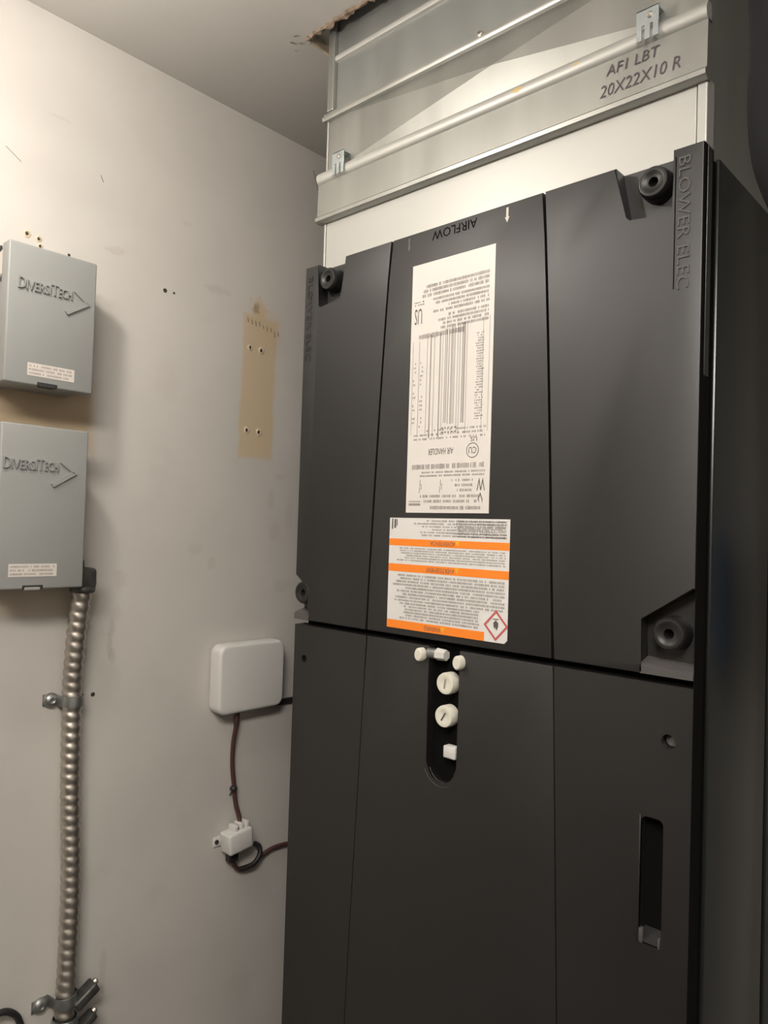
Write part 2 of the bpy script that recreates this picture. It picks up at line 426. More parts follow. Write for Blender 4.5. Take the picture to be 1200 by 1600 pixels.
# right outer panel with a screw pocket cut in each corner
bm = BM(); prism(bm, seam_pts(1, ZT, ZU0, G) + [(-0.3205, ZU0), (-0.3253, -0.1290), (-0.3260, -0.0825), (XU, -0.0490), (XU, 0.10), (XU, ZT), (-0.3015, ZT), (-0.3000, 0.3360), (-0.304, 0.3325), (-0.348, 0.3375), (-0.3525, 0.3420), (-0.3640, ZT)], 0, PY + .003, .0016)
obj('right_panel', bm, 'plastic', ud, 30)
bm = BM(); prism(bm, [(XL, ZT), (XL, -0.062), (XL + .004, -0.085), (XL + .004, -0.108), (-0.8350, -0.128), (-0.8330, ZU0)] [0:0] + [(XL, ZT), (XL, -0.072), (-0.8420, -0.090), (-0.8395, -0.1290), (-0.835, ZU0)] + seam_pts(-1, ZU0, ZT, -G) + [(-0.7830, ZT), (-0.7895, 0.3420), (-0.794, 0.3375), (-0.836, 0.3325), (-0.8400, 0.3360), (-0.8410, ZT)], 0, PY + .003, .0016)
obj('left_panel', bm, 'plastic', ud, 30)
# pocket floors
for pts, lip in (([(-0.3650, ZT - .001), (-0.3535, 0.338), (-0.299, 0.331), (-0.3000, ZT - .001)], 0), ([(-0.783, ZT - .001), (-0.789, 0.338), (-0.842, 0.331), (-0.842, ZT - .001)], 0),
                 ([(-0.327, -0.080), (XU, -0.046), (XU, -0.1318), (-0.3245, -0.1268)], 1), ([(XL, -0.070), (-0.841, -0.088), (-0.838, -0.1268), (XL, -0.1300)], 1)):
    bm = BM(); prism(bm, pts, PY, PY + .004); pk = obj('screw_pocket', bm, 'plastic', ud, 30)
# sloping ledges under the lower pockets; paler plastic paints in the light on top
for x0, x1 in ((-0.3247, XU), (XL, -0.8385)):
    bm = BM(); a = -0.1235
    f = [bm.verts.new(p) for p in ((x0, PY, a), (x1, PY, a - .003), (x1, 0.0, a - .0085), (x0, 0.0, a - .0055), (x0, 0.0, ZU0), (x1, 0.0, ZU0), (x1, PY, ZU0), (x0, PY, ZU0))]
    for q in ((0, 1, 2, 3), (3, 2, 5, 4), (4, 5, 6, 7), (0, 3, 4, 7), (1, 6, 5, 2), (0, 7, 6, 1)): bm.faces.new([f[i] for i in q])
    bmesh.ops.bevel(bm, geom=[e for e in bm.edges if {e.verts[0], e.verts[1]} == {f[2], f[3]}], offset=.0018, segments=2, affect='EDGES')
    obj('pocket_ledge', bm, 'emboss_and_glint', ud, 40)
# knobs: a dished ring with a screw hole
def knob(x, z, y=PY, r=0.0175, h=0.021):
    bm = BM()
    lathe(bm, [(r * 1.02, 0), (r, h * .6), (r * .95, h * .88), (r * .86, h * .98), (r * .74, h), (r * .62, h * .97), (r * .52, h * .90), (r * .30, h * .88), (r * .26, h * .50), (0, h * .48)], (x, y, z), (0, -1, 0), 32)
    k = obj('knob', bm, 'knob', ud, 40); return k
kn = ((-0.3225, 0.3740), (-0.8205, 0.3750), (-0.2960, -0.0960), (-0.8540, -0.0985))
for x, z in kn:
    knob(x, z)
for x, z in kn:
    bm = BM(); lathe(bm, [(.0044, .0107), (0, .0107)], (x, PY, z), (0, -1, 0), 16); obj('screw_socket', bm, 'matt_black', ud)
# raised lettering, read from top to bottom on the right edge and faintly on the left
bm = BM(); text_bm(bm, 'BLOWER ELEC', (-0.2950, -0.0001, 0.3900), (0, 0, -1), (1, 0, 0), width=0.136, height=0.0125, extrude=.0010, n=(0, -1, 0))
obj('raised_lettering', bm, 'emboss_and_glint', ud, label='raised BLOWER ELEC lettering')
bm = BM(); text_bm(bm, 'BLOWER ELEC', (-0.8640, -0.0001, 0.3850), (0, 0, -1), (1, 0, 0), width=0.130, height=0.0100, extrude=.0005, n=(0, -1, 0))
obj('raised_lettering', bm, 'plastic', ud)
bm = BM(); box(bm, (-0.2988, -.0003, .255), (-0.2978, .0003, .392)); obj('lettering_rule', bm, 'matt_black', ud)
# upside-down airflow mark with two arrows
bm = BM(); text_bm(bm, 'AIRFLOW', (-0.5470, -0.0003, 0.3950), (-1, 0, 0), (0, 0, -1), width=0.072, height=0.0120, n=(0, -1, 0))
obj('airflow_print', bm, 'matt_black', ud, label='upside-down AIRFLOW lettering')
for x, m_ in ((-0.5023, 'sticker'), (-0.6585, 'emboss_and_glint')):
    bm = BM(); y = -0.0004
    bm.faces.new([bm.verts.new((x + a, y, 0.3955 - b_)) for a, b_ in ((-.0016, 0), (-.0016, .0115), (-.0034, .0115), (0, .0185), (.0034, .0115), (.0016, .0115), (.0016, 0))][::-1])
    obj('airflow_arrow', bm, m_, ud, label='pale arrow' if m_ == 'sticker' else None)

# lower door
ld = obj('lower_door', box(BM(), (XL + .003, .0165, ZB), (XU - .003, .0215, ZS - .003)), 'plastic_dark', ah)
ZL1 = ZS - 0.0038
YL = 0.0022
SX0, SX1, SZ0 = -0.6058, -0.5575, -0.3185       # gauge slot
R_ = (SX1 - SX0) / 2; SC = (SX0 + SX1) / 2
arc = [(SC + R_ * math.cos(a), SZ0 + R_ + R_ * math.sin(a)) for a in [PI + PI * k / 12 for k in range(13)]]
bm = BM(); prism(bm, seam_pts(-1, ZL1, ZB, G2) + seam_pts(1, ZB, ZL1, -G2) + [(SX1, ZL1)] + arc[::-1] + [(SX0, ZL1)], YL, .0175, .0016)
obj('centre_panel', bm, 'plastic', ld, 30)
def hull_hole(outer, hole):
    """Join a hole loop to its outer loop with a bridge so it can be one n-gon."""
    i, j = min(((i, j) for i in range(len(outer)) for j in range(len(hole))), key=lambda q: (Vector(outer[q[0]]) - Vector(hole[q[1]])).length)
    return outer[:i + 1] + hole[j:] + hole[:j + 1] + outer[i:]
def plate_with_holes(bm, outer, holes, y0, y1):
    bm2 = bmesh.new()
    es = []
    for loop in [outer] + holes:
        v = [bm2.verts.new((x, y0, z)) for x, z in loop]
        es += [bm2.edges.new((v[i], v[(i + 1) % len(v)])) for i in range(len(v))]
    bmesh.ops.triangle_fill(bm2, use_beauty=True, edges=es)
    g = bmesh.ops.extrude_face_region(bm2, geom=bm2.faces[:])
    for e in g['geom']:
        if isinstance(e, bmesh.types.BMVert): e.co.y = y1
    tm = bpy.data.meshes.new('t'); bm2.to_mesh(tm); bm2.free(); bm.from_mesh(tm); bpy.data.meshes.remove(tm)
    return bm
def circ(x, z, r, n=18): return [(x + r * math.cos(2 * PI * k / n), z + r * math.sin(2 * PI * k / n)) for k in range(n)]
def rrect(x0, x1, z0, z1, r, n=5):
    P = []
    for cx, cz, a0 in ((x1 - r, z1 - r, 0), (x0 + r, z1 - r, PI / 2), (x0 + r, z0 + r, PI), (x1 - r, z0 + r, 1.5 * PI)):
        P += [(cx + r * math.cos(a0 + PI / 2 * k / n), cz + r * math.sin(a0 + PI / 2 * k / n)) for k in range(n + 1)]
    return P
bm = BM(); plate_with_holes(bm, seam_pts(1, ZL1, ZB, G2) + [(XU, ZB), (XU, ZL1)], [circ(-0.2943, -0.204, .0075), rrect(-0.3205, -0.2975, -0.4120, -0.2840, .006)], YL, .0175)
obj('right_panel', bm, 'plastic', ld, 30)
bm = BM(); plate_with_holes(bm, [(XL, ZL1), (XL, ZB)] + seam_pts(-1, ZB, ZL1, -G2), [circ(-0.8470, -0.1975, .0055)], YL, .0175)
obj('left_panel', bm, 'plastic', ld, 30)
# recessed pull in the right panel: back, sloping bottom and side
bm = BM(); box(bm, (-0.321, .0160, -0.412), (-0.297, .0172, -0.284)); obj('pull_recess', bm, 'matt_black', ld)
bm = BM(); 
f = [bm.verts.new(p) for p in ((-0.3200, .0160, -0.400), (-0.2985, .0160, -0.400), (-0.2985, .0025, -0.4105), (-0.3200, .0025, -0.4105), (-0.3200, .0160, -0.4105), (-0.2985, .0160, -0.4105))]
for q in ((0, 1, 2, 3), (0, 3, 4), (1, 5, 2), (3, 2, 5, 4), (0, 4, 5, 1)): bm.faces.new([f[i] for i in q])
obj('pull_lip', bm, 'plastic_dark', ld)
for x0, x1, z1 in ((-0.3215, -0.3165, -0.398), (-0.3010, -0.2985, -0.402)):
    bm = BM(); box(bm, (x0, YL - .0006, -0.4125), (x1, YL + .006, z1), .0012); obj('pull_glint', bm, 'emboss_and_glint', ld, 40)  # paler corner pieces stand in for glints at the lip
bm = BM()
prism(bm, [(-0.3225, -0.2835), (-0.3205, -0.2835), (-0.3205, -0.412), (-0.3225, -0.412)], YL - .0014, YL + .002, .0006); obj('pull_rim', bm, 'plastic', ld, 40)
for x, z, r in ((-0.2943, -0.204, .0072), (-0.8470, -0.1975, .0052)):
    bm = BM(); lathe(bm, [(r, .0005), (r * .9, .004), (r * .5, .005), (0, .0055)], (x, .0165, z), (0, -1, 0), 16); obj('panel_screw', bm, 'steel_dull', ld, 40)
# rim below the gauge slot
bm = BM()
for (o_, i_) in (((R_ + .0035), R_ - .0004),):
    A = [Vector((SC + o_ * math.cos(a), YL - .0004, SZ0 + R_ + o_ * math.sin(a))) for a in [PI * 1.12 + PI * .76 * k / 14 for k in range(15)]]
    B = [Vector((SC + i_ * math.cos(a), YL + .006, SZ0 + R_ + i_ * math.sin(a))) for a in [PI * 1.12 + PI * .76 * k / 14 for k in range(15)]]
    va = [bm.verts.new(q) for q in A]; vb = [bm.verts.new(q) for q in B]
    for k in range(14): bm.faces.new((va[k], va[k + 1], vb[k + 1], vb[k]))
obj('slot_rim', bm, 'emboss_and_glint', ld, 60)
bm = BM(); box(bm, (SX0 - .004, .0155, SZ0 - .004), (SX1 + .004, .0168, ZL1)); obj('slot_back', bm, 'matt_black', ld)

# service fittings in the slot
def dial(x, z, r, y, mark):
    bm = BM(); lathe(bm, [(r * .98, 0), (r, .012), (r * .93, .0155), (r * .7, .0162), (r * .55, .0152), (0, .0150)], (x, y, z), (0, -1, 0), 28)
    c = obj('valve_cap', bm, 'cap', ah, 45)
    bm = BM()
    q = Matrix.Rotation(mark, 3, 'Y'); o = Vector((x, y - .0158, z))
    bm.faces.new([bm.verts.new(o + q @ Vector(p)) for p in ((-.0010, 0, -.0062), (.0010, 0, -.0062), (.0010, 0, .0062), (-.0010, 0, .0062))])
    obj('cap_slot', bm, 'ink_soft' if mark < 0.3 else 'ink', c)
dial(-0.5745, -0.1905, .0138, .012, 0.15)
dial(-0.5755, -0.2318, .0138, .012, 0.55)
for x, z, w in ((-0.6165, -0.1595, .0075), (-0.5545, -0.1615, .0075)):
    bm = BM(); lathe(bm, [(w, 0), (w, .009), (w * .8, .011), (0, .0112)], (x, YL + .001, z), (0, -1, 0), 20)
    for v in bm.verts: v.co.x = x + (v.co.x - x) * .92; v.co.z = z + (v.co.z - z) * 1.18
    obj('port_plug', bm, 'cap', ah, 45)
bm = BM(); cyl(bm, (-0.607, .004, -.1565), (-0.580, .004, -.1565), .0068, .0068, 20); obj('copper_stub', bm, 'steel_dull', ah, 45)
bm = BM(); cyl(bm, (-0.592, .002, -.1560), (-0.577, .002, -.1560), .0078, .0070, 6); obj('flare_nut', bm, 'white_plastic', ah)
bm = BM(); box(bm, (-0.5772, .000, -0.2835), (-0.5585, .012, -0.2680), .0018); obj('port_plug', bm, 'white_plastic', ah, 45)

# ------------------------------------------------------------------ labels
def slab(x0, x1, z0, z1, y, bev=0):
    return prism(BM(), [(x0, z0), (x1, z0), (x1, z1), (x0, z1)], y, 0.0002)
LX0, LX1, LZ0, LZ1 = -0.6505, -0.5175, 0.0242, 0.3552
rl = obj('rating_label', slab(LX0, LX1, LZ0, LZ1, -.0006), 'paper', ah, label='tall white rating label printed upside down')
yp = -0.0009
random.seed(11)
bm = BM()
plate_text(bm, LX0 + .012, LX1 - .006, .308, .326, yp, 3, .0021, .75, True, .12)
plate_text(bm, LX0 + .032, LX1 - .006, .285, .307, yp, 4, .0019, .70, True, .45)
plate_text(bm, LX0 + .045, LX1 - .006, .262, .283, yp, 4, .0021, .75, True, .2)
plate_text(bm, LX0 + .012, LX1 - .040, .252, .262, yp, 1, .0022, .7, True, .1)
plate_text(bm, LX1 - .026, LX1 - .012, .140, .250, yp, 34, .0024, .60, True, .25)
for c, n in ((.006, 16), (.018, 16)):
    plate_text(bm, LX0 + c, LX0 + c + .006, .135, .225, yp, n, .0026, .5, True, .1, .45)
plate_text(bm, LX0 + .006, LX1 - .006, .118, .134, yp, 3, .0021, .5, True, .1, .35)
plate_text(bm, LX0 + .006, LX1 - .006, .080, .0885, yp, 1, .0019, .8, True, .05)
plate_text(bm, LX0 + .016, LX1 - .006, .070, .079, yp, 2, .0021, .55, True, .2)
plate_text(bm, LX0 + .075, LX1 - .024, .050, .069, yp, 3, .0021, .55, True, .2)
plate_text(bm, LX0 + .022, LX1 - .008, .036, .049, yp, 2, .0023, .6, True, .15)
plate_text(bm, LX0 + .040, LX1 - .010, .0275, .0345, yp, 1, .0021, .7, True, .1)
obj('printed_text', bm, 'ink_soft', rl, label='rows of fine grey print')
bm = BM()
for x, w, z0, z1 in ((.0045, .0006, .128, .252), (.0155, .0007, .128, .252), (.029, .0007, .128, .258), (.0345, .0018, .122, .258), (.041, .0007, .122, .258), (.050, .0017, .122, .258),
                     (.0548, .0006, .130, .258), (.0590, .0010, .140, .262), (.0615, .0012, .140, .262), (.0650, .0010, .138, .262), (.0690, .0014, .138, .263), (.0715, .0008, .138, .263), (.0740, .0010, .138, .263),
                     (.0790, .0007, .125, .265), (.0825, .0007, .125, .265), (.0865, .0014, .138, .265), (.0890, .0020, .138, .265), (.0935, .0006, .125, .265), (.1180, .0005, .125, .268), (.1275, .0005, .125, .268)):
    quad(bm, (LX0 + x, yp, z0), (w, 0, 0), (0, 0, z1 - z0))
plate_text(bm, LX0 + .056, LX0 + .086, .125, .136, yp, 2, .0052, .45, True, 0, 0)
quad(bm, (LX0 + .005, yp, .0385), (.020, 0, 0), (0, 0, .0010))
quad(bm, (LX0 + .005, yp, .0335), (.020, 0, 0), (0, 0, .0030))
for x, z in ((.022, .050), (.056, .050)):      # small wiring symbols
    for dx, dz in ((0, 0), (.003, .004), (.001, .009)): quad(bm, (LX0 + x + dx, yp, z + dz), (.001, 0, 0), (0, 0, .008))
obj('wiring_table', bm, 'ink_soft', rl, label='ruled columns of a table')
def inverted_word(word, x, z, w, h, shear=0):
    bm = BM(); text_bm(bm, word, (x, yp, z), (-1, 0, 0), (0, 0, -1), width=w, height=h, n=(0, -1, 0), shear=shear)
    obj('printed_heading', bm, 'ink', rl, label='upside-down ' + word)
inverted_word('AIR HANDLER', LX0 + .077, .1075, .041, .0082, .1)
inverted_word('US', LX0 + .0185, .2955, .013, .021)
inverted_word('W', LX1 - .0065, .0680, .012, .016)
inverted_word('V', LX1 - .009, .0500, .008, .010)
def ring(bm, x, z, r, w, y, n=24):
    a = [bm.verts.new((x + r * math.cos(2 * PI * k / n), y, z + r * math.sin(2 * PI * k / n))) for k in range(n)]
    b_ = [bm.verts.new((x + (r - w) * math.cos(2 * PI * k / n), y, z + (r - w) * math.sin(2 * PI * k / n))) for k in range(n)]
    for k in range(n): bm.faces.new((a[k], a[(k + 1) % n], b_[(k + 1) % n], b_[k]))
bm = BM(); ring(bm, LX1 - .0265, .1025, .0095, .0009, yp); obj('approval_ring', bm, 'ink', rl)
inverted_word('CU', LX1 - .0205, .1065, .012, .008)
inverted_word('US', LX1 - .020, .1195, .010, .006)
bm = BM(); plate_text(bm, LX0 + .004, LX0 + .024, .299, .306, yp, 2, .0028, .5, True, .1)
obj('part_code', bm, 'ink', rl, kind='stuff')

QX0, QX1, QZ0, QZ1 = -0.6783, -0.4863, -0.1303, 0.0172
wn = obj('warning_label', prism(BM(), [(QX0, QZ0), (QX1 - .004, QZ0), (QX1, QZ0 + .004), (QX1, QZ1), (QX0, QZ1)], -.0006, .0002), 'paper_cool', ah, label='wide white warning label with orange bands')
random.seed(5)
bm = BM()
plate_text(bm, QX0 + .020, QX1 - .003, -.0070, .0155, yp, 6, .0020, .62, True, .35)
plate_text(bm, QX1 - .080, QX1 - .004, -.0070, .0155, yp, 7, .0018, .62, True, .05)
plate_text(bm, QX0 + .008, QX1 - .004, -.0405, -.0215, yp, 6, .0019, .62, True, .14)
plate_text(bm, QX0 + .006, QX1 - .004, -.0945, -.0570, yp, 9, .0022, .72, True, .15, .10)
plate_text(bm, QX0 + .020, QX1 - .040, -.1175, -.0945, yp, 6, .0022, .72, True, .10, .10)
obj('printed_text', bm, 'ink_soft', wn, label='rows of fine grey print')
for z0, z1, x1 in ((-.0200, -.0107, QX1), (-.0545, -.0444, QX1), (-.1303, -.1195, -0.5190)):
    bm = BM(); quad(bm, (QX0, -.0008, z0), (x1 - QX0, 0, 0), (0, 0, z1 - z0)); obj('orange_band', bm, 'orange', wn)
for word, x, z, w, h in (('ADVERTENCIA', -0.5668, -.0127, .0400, .0056), ('AVERTISSEMENT', -0.5668, -.0468, .0460, .0058), ('WARNING', -0.5860, -.1222, .0270, .0062)):
    bm = BM(); text_bm(bm, word, (x, -.0010, z), (-1, 0, 0), (0, 0, -1), width=w, height=h, n=(0, -1, 0))
    obj('printed_heading', bm, 'ink', wn, label='upside-down word ' + word)
bm = BM()
quad(bm, (QX0 + .004, -.0009, .0020), (.0022, 0, 0), (0, 0, .014)); quad(bm, (QX0 + .0085, -.0009, .0035), (.0030, 0, 0), (0, 0, .012)); quad(bm, (QX0 + .0125, -.0009, .0065), (.0015, 0, 0), (0, 0, .009))
obj('part_code', bm, 'ink', wn, kind='stuff')
bm = BM()
for x, z, s in ((-.5630, -.0183, .0068), (-.5632, -.0522, .0070), (-.5825, -.1285, .0072)):
    bm = BM()
    bm.faces.new([bm.verts.new(q) for q in ((x - s / 2, -.0010, z + s), (x, -.0010, z), (x + s / 2, -.0010, z + s))])
    obj('alert_triangle', bm, 'yellow', wn)
bm = BM(); cx, cz = -0.5025, -0.1100; a, b_ = .0185, .0148
for (s0, s1) in ((a, b_),):
    A = [bm.verts.new((cx + s0 * u_, -.0010, cz + s0 * v_)) for u_, v_ in ((0, 1), (.95, 0), (0, -1), (-.95, 0))]
    B = [bm.verts.new((cx + s1 * u_, -.0010, cz + s1 * v_)) for u_, v_ in ((0, 1), (.95, 0), (0, -1), (-.95, 0))]
    for k in range(4): bm.faces.new((A[k], A[(k + 1) % 4], B[(k + 1) % 4], B[k]))
obj('hazard_diamond', bm, 'ink_red', wn)
bm = BM()
fl = [(0, -.0075), (.0035, -.0040), (.0030, .0005), (.0012, .0035), (.0004, .0005), (-.0010, .0050), (-.0032, .0010), (-.0036, -.0040)]
bm.faces.new([bm.verts.new((cx - x, -.0011, cz - z - .001)) for x, z in fl])
quad(bm, (cx - .004, -.0011, cz + .0072), (.008, 0, 0), (0, 0, .0010))
obj('flame_symbol', bm, 'ink', wn)

# ================================================================== duct
DX0, DX1 = -0.8630, -0.2790
YD = 0.030
du = thing('sheet_metal_duct', 'galvanised sheet metal duct rising from the black cabinet into the ceiling', 'duct', ((DX0 + DX1) / 2, 0.3, ZT))
bm = BM(); box(bm, (DX0 + .002, YD + .003, ZT + .002), (DX1 - .0025, .560, ZC + .045)); obj('duct_body', bm, 'galv_cool', du)
# collar above the cabinet with folded side edges
bm = BM(); box(bm, (DX0 + .004, YD, ZT - .0005), (DX1 - .011, YD + .004, .4835), .0006); obj('collar_sheet', bm, 'galv_bright', du)
bm = BM(); box(bm, (DX0 - .001, YD - .001, ZT - .0005), (DX0 + .0028, YD + .03, .4835), .0008); obj('collar_fold', bm, 'galv_bright', du)
bm = BM(); box(bm, (DX1 - .0098, YD - .0015, ZT - .0005), (DX1 + .0005, YD + .02, .4835), .0015); obj('collar_fold', bm, 'galv_bright', du)
# lower slip band: rounded top bead, flat face, turned-in bottom edge
BX0, BX1 = DX0 - .010, DX1 + .002
prof = [(YD + .002, .4780), (YD - .008, .4775), (YD - .0125, .4800), (YD - .0130, .4850), (YD - .0085, .4890), (YD - .0075, .5400), (YD + .002, .5420)]
def extrude_x(prof, x0, x1):
    bm = BM()
    a = [bm.verts.new((x0, y, z)) for y, z in prof]; c = [bm.verts.new((x1, y, z)) for y, z in prof]
    n = len(prof)
    for i in range(n): bm.faces.new((a[i], a[(i + 1) % n], c[(i + 1) % n], c[i]))
    bm.faces.new(a[::-1]); bm.faces.new(c); return bm
obj('slip_band', extrude_x(prof, BX0, BX1), 'galv', du, 35)
prof = [(YD + .002, .5385), (YD - .0085, .5395), (YD - .0115, .5425), (YD - .0130, .5475), (YD - .0122, .5525), (YD - .0085, .5570), (YD - .002, .5590), (YD + .002, .5590)]
obj('band_bead', extrude_x(prof, BX0, BX1), 'galv_bright', du, 50)  # paler zinc stands in for the light the bead reflects
# cross-broken panel: a shallow pyramid
PZ0, PZ1 = .5560, .6450
bm = BM()
c0 = [bm.verts.new(q) for q in ((DX0 + .003, YD, PZ0), (DX1 - .001, YD, PZ0), (DX1 - .001, YD, PZ1), (DX0 + .003, YD, PZ1))]
ap = bm.verts.new((-0.548, YD - .0075, .6005))
for k in range(4): bm.faces.new((c0[k], c0[(k + 1) % 4], ap))
bk = [bm.verts.new((v.co.x, YD + .004, v.co.z)) for v in c0]
bm.faces.new(bk[::-1])
for k in range(4): bm.faces.new((c0[k], bk[k], bk[(k + 1) % 4], c0[(k + 1) % 4]))
obj('cross_broken_panel', bm, 'galv', du)
bm = BM(); box(bm, (DX0 - .001, YD - .0015, PZ0), (DX0 + .0024, YD + .03, PZ1), .0008); obj('corner_fold', bm, 'galv_bright', du)
# upper slip joint
prof = [(YD + .002, .6395), (YD - .0070, .6395), (YD - .0085, .6420), (YD - .0085, .6455), (YD - .0050, .6475), (YD - .0050, .6515), (YD - .0010, .6535), (YD + .002, .6535)]
obj('slip_joint', extrude_x(prof, DX0 - .006, DX1 + .002), 'galv', du, 35)
# section above the joint, set back, with a folded left edge and a bead
bm = BM(); box(bm, (DX0 + .016, YD + .001, .6530), (DX1 - .001, YD + .004, ZC + .04)); obj('upper_sheet', bm, 'galv_cool', du)
bm = BM(); box(bm, (DX0 + .001, YD - .006, .6530), (DX0 + .0155, YD + .03, ZC + .04), .002); obj('corner_fold', bm, 'galv', du)
prof = [(YD + .002, .7290), (YD - .0035, .7305), (YD - .0050, .7345), (YD - .0035, .7385), (YD + .002, .7400)]
obj('stiffening_bead', extrude_x(prof, DX0 + .0155, DX1 - .001), 'galv_bright', du, 50)
bm = BM(); box(bm, (HX0 - .03, YD - .01, ZC + .012), (DX0 + .003, .56, ZC + .016)); obj('ceiling_flange', bm, 'galv_cool', du)
# clips hooked over the slip band
for x in (-0.8215, -0.3385):
    bm = BM()
    box(bm, (x - .0125, YD - .0165, .5560), (x + .0125, YD - .0145, .5740), .0006)
    box(bm, (x - .0125, YD - .0165, .5720), (x + .0125, YD - .001, .5740), .0006)
    for k in (-1, 0, 1): box(bm, (x + k * .0092 - .0030, YD - .0165, .5400), (x + k * .0092 + .0030, YD - .0145, .5570), .0006)
    cp = obj('band_clip', bm, 'zinc', du)
    bm = BM(); lathe(bm, [(.0035, 0), (.0035, .002), (.002, .003), (0, .003)], (x + .003, YD - .0163, .565), (0, -1, 0), 6); obj('clip_screw', bm, 'steel', cp)
bm = BM(); lathe(bm, [(.0045, 0), (.0042, .003), (.002, .0042), (0, .0042)], (-0.5680, YD - .0050, .6500), (0, -1, 0), 8)
cyl(bm, (-0.568, YD - .004, .6500), (-0.568, YD - .014, .6500), .0020, .0012, 8)
obj('sheet_metal_screw', bm, 'steel', du, 40)
# amber glue spots on the bead and marker writing on the band
for x, sx, sz in ((-0.5050, .0085, .0032), (-0.425, .0035, .0024)):
    bm = BM(); lathe(bm, [(1, 0), (.7, .0006), (0, .0009)], (0, 0, 0), (0, -1, 0), 16)
    for v in bm.verts: v.co = Vector((x + v.co.x * sx, YD - .0126 + v.co.y * .5, .5490 + v.co.z * sz))
    obj('glue_spot', bm, 'glue', du, 60)
bm = BM(); ym = YD - .0082
text_bm(bm, 'AF1 LBT', (-0.3890, ym - .0004, .5215), (1, 0, 0), (0, 0, 1), width=.060, height=.0120, n=(0, -1, 0), shear=.15)
text_bm(bm, '20X22X10 R', (-0.3960, ym - .0006, .4985), (1, 0, 0), (0, 0, 1), width=.092, height=.0140, n=(0, -1, 0), shear=.15)
obj('marker_writing', bm, 'marker', du, label='faint black marker writing')

# ================================================================== disconnect boxes
D = 0.085
def logo(bm, y0, y1, z, xf, h):
    """Small-cap lettering followed by a chevron, raised from the cover."""
    n = (1, 0, 0); U = (0, 1, 0); V = (0, 0, 1); x = xf - .0001; e = .0030
    w = y1 - y0; hb = h; hs = h * .80
    parts = (('D', hb, .135), ('IVERSI', hs, .445), ('T', hb, .125), ('ECH', hs, .255))
    y = y0
    for s, hh, fr in parts:
        text_bm(bm, s, (x, y, z), U, V, width=w * fr, height=hh, extrude=e, n=n); y += w * (fr + .0133)
def chevron(bm, y0, y1, z0, z1, xf, zt):
    t = .0030
    for poly in ([(y0, zt), (y0 + .008, zt + .0005), (y1, z0 + (z1 - z0) * .50), (y1 - .006, z0 + (z1 - z0) * .52)],
                 [(y1, z0 + (z1 - z0) * .50), (y1 - .0085, z0 + (z1 - z0) * .57), (y0 - .012, z0 + .003), (y0 - .0085, z0 - .0015)]):
        a = [bm.verts.new((xf, y, z)) for y, z in poly]; c = [bm.verts.new((xf + t, y, z)) for y, z in poly]
        bm.faces.new(c); bm.faces.new(a[::-1])
        for k in range(4): bm.faces.new((a[k], a[(k + 1) % 4], c[(k + 1) % 4], c[k]))

def disconnect(label, y0, y1, z0, z1, ly, lz, sy, sz, hy, lw=.0745):
    xf = XW + D
    t = thing('disconnect_box', label, 'electrical box', (XW, (y0 + y1) / 2, z0), 'grey disconnect boxes on the left wall')
    bm = BM(); box(bm, (XW, y0 + .003, z0 + .003), (xf - .006, y1 - .003, z1 - .003), .002); obj('enclosure', bm, 'grey_paint', t, 40)
    bm = BM(); box(bm, (xf - .024, y0, z0), (xf, y1, z1), .0025, 3); cv = obj('cover', bm, 'grey_paint', t, 40)
    bm = BM(); logo(bm, ly, ly + lw, lz, xf, .0165); obj('raised_lettering', bm, 'grey_paint', cv, label='raised DIVERSITECH lettering')
    bm = BM(); chevron(bm, ly + lw + .003, ly + lw + .0275, lz - .021, lz + .018, xf - .0001, lz + .013); obj('raised_chevron', bm, 'grey_paint', cv)
    bm = BM(); box(bm, (xf - .0002, sy, sz), (xf + .0004, sy + .066, sz + .0178)); st = obj('sticker', bm, 'sticker', cv)
    bm = BM()
    for r in range(3):
        y = sy + .002
        while y < sy + .0625 - r * .001:
            w = random.uniform(.001, .0016); 
            if random.random() > .14: quad(bm, (xf + .0006, y, sz + .0125 - r * .0052), (0, w, 0), (0, 0, .0028))
            y += .0021
    stt = obj('printed_text', bm, 'ink_soft', cv)
    bm = BM(); box(bm, (xf - .004, hy - .0145, z0 - .0002), (xf + .0006, hy + .0145, z0 + .0058), .0012); obj('latch_slot', bm, 'dark_slot', cv)
    bm = BM(); box(bm, (xf - .006, hy - .0115, z0 - .0015), (xf + .0030, hy + .0095, z0 + .0028), .001); obj('hasp', bm, 'grey_paint' if z0 < 0 else 'dark_slot', cv)
    return t
b1 = disconnect('upper grey steel disconnect box with raised lettering, nearest the ceiling', -0.3650, -0.2400, .1868, .3813, -0.3515, .3180, -0.3342, .1998, -.306)
# knockout sticker and hole on the near side of the upper box
bm = BM(); box(bm, (XW + .040, -0.3626, .340), (XW + .0595, -0.3618, .3735)); obj('side_sticker', bm, 'sticker', b1)
for dx, z in ((.043, .3765), (.0505, .3325)):
    bm = BM(); lathe(bm, [(.0045, 0), (.0042, .0012), (.0025, .0014), (0, .0010)], (XW + dx + .006, -0.3620, z), (0, -1, 0), 14); obj('knockout', bm, 'dark_slot', b1)
b2 = disconnect('lower grey steel disconnect box with conduit at its bottom corner', -0.3650, -0.2425, -.0975, .1315, -0.3610, .0688, -0.3480, -.0800, -.3145)
bm = BM(); lathe(bm, [(.0045, 0), (.0045, .004), (.002, .006), (0, .006)], (XW + .048, -0.2430, .093), (0, 1, 0), 12); obj('side_screw', bm, 'steel_dull', b2, 40)

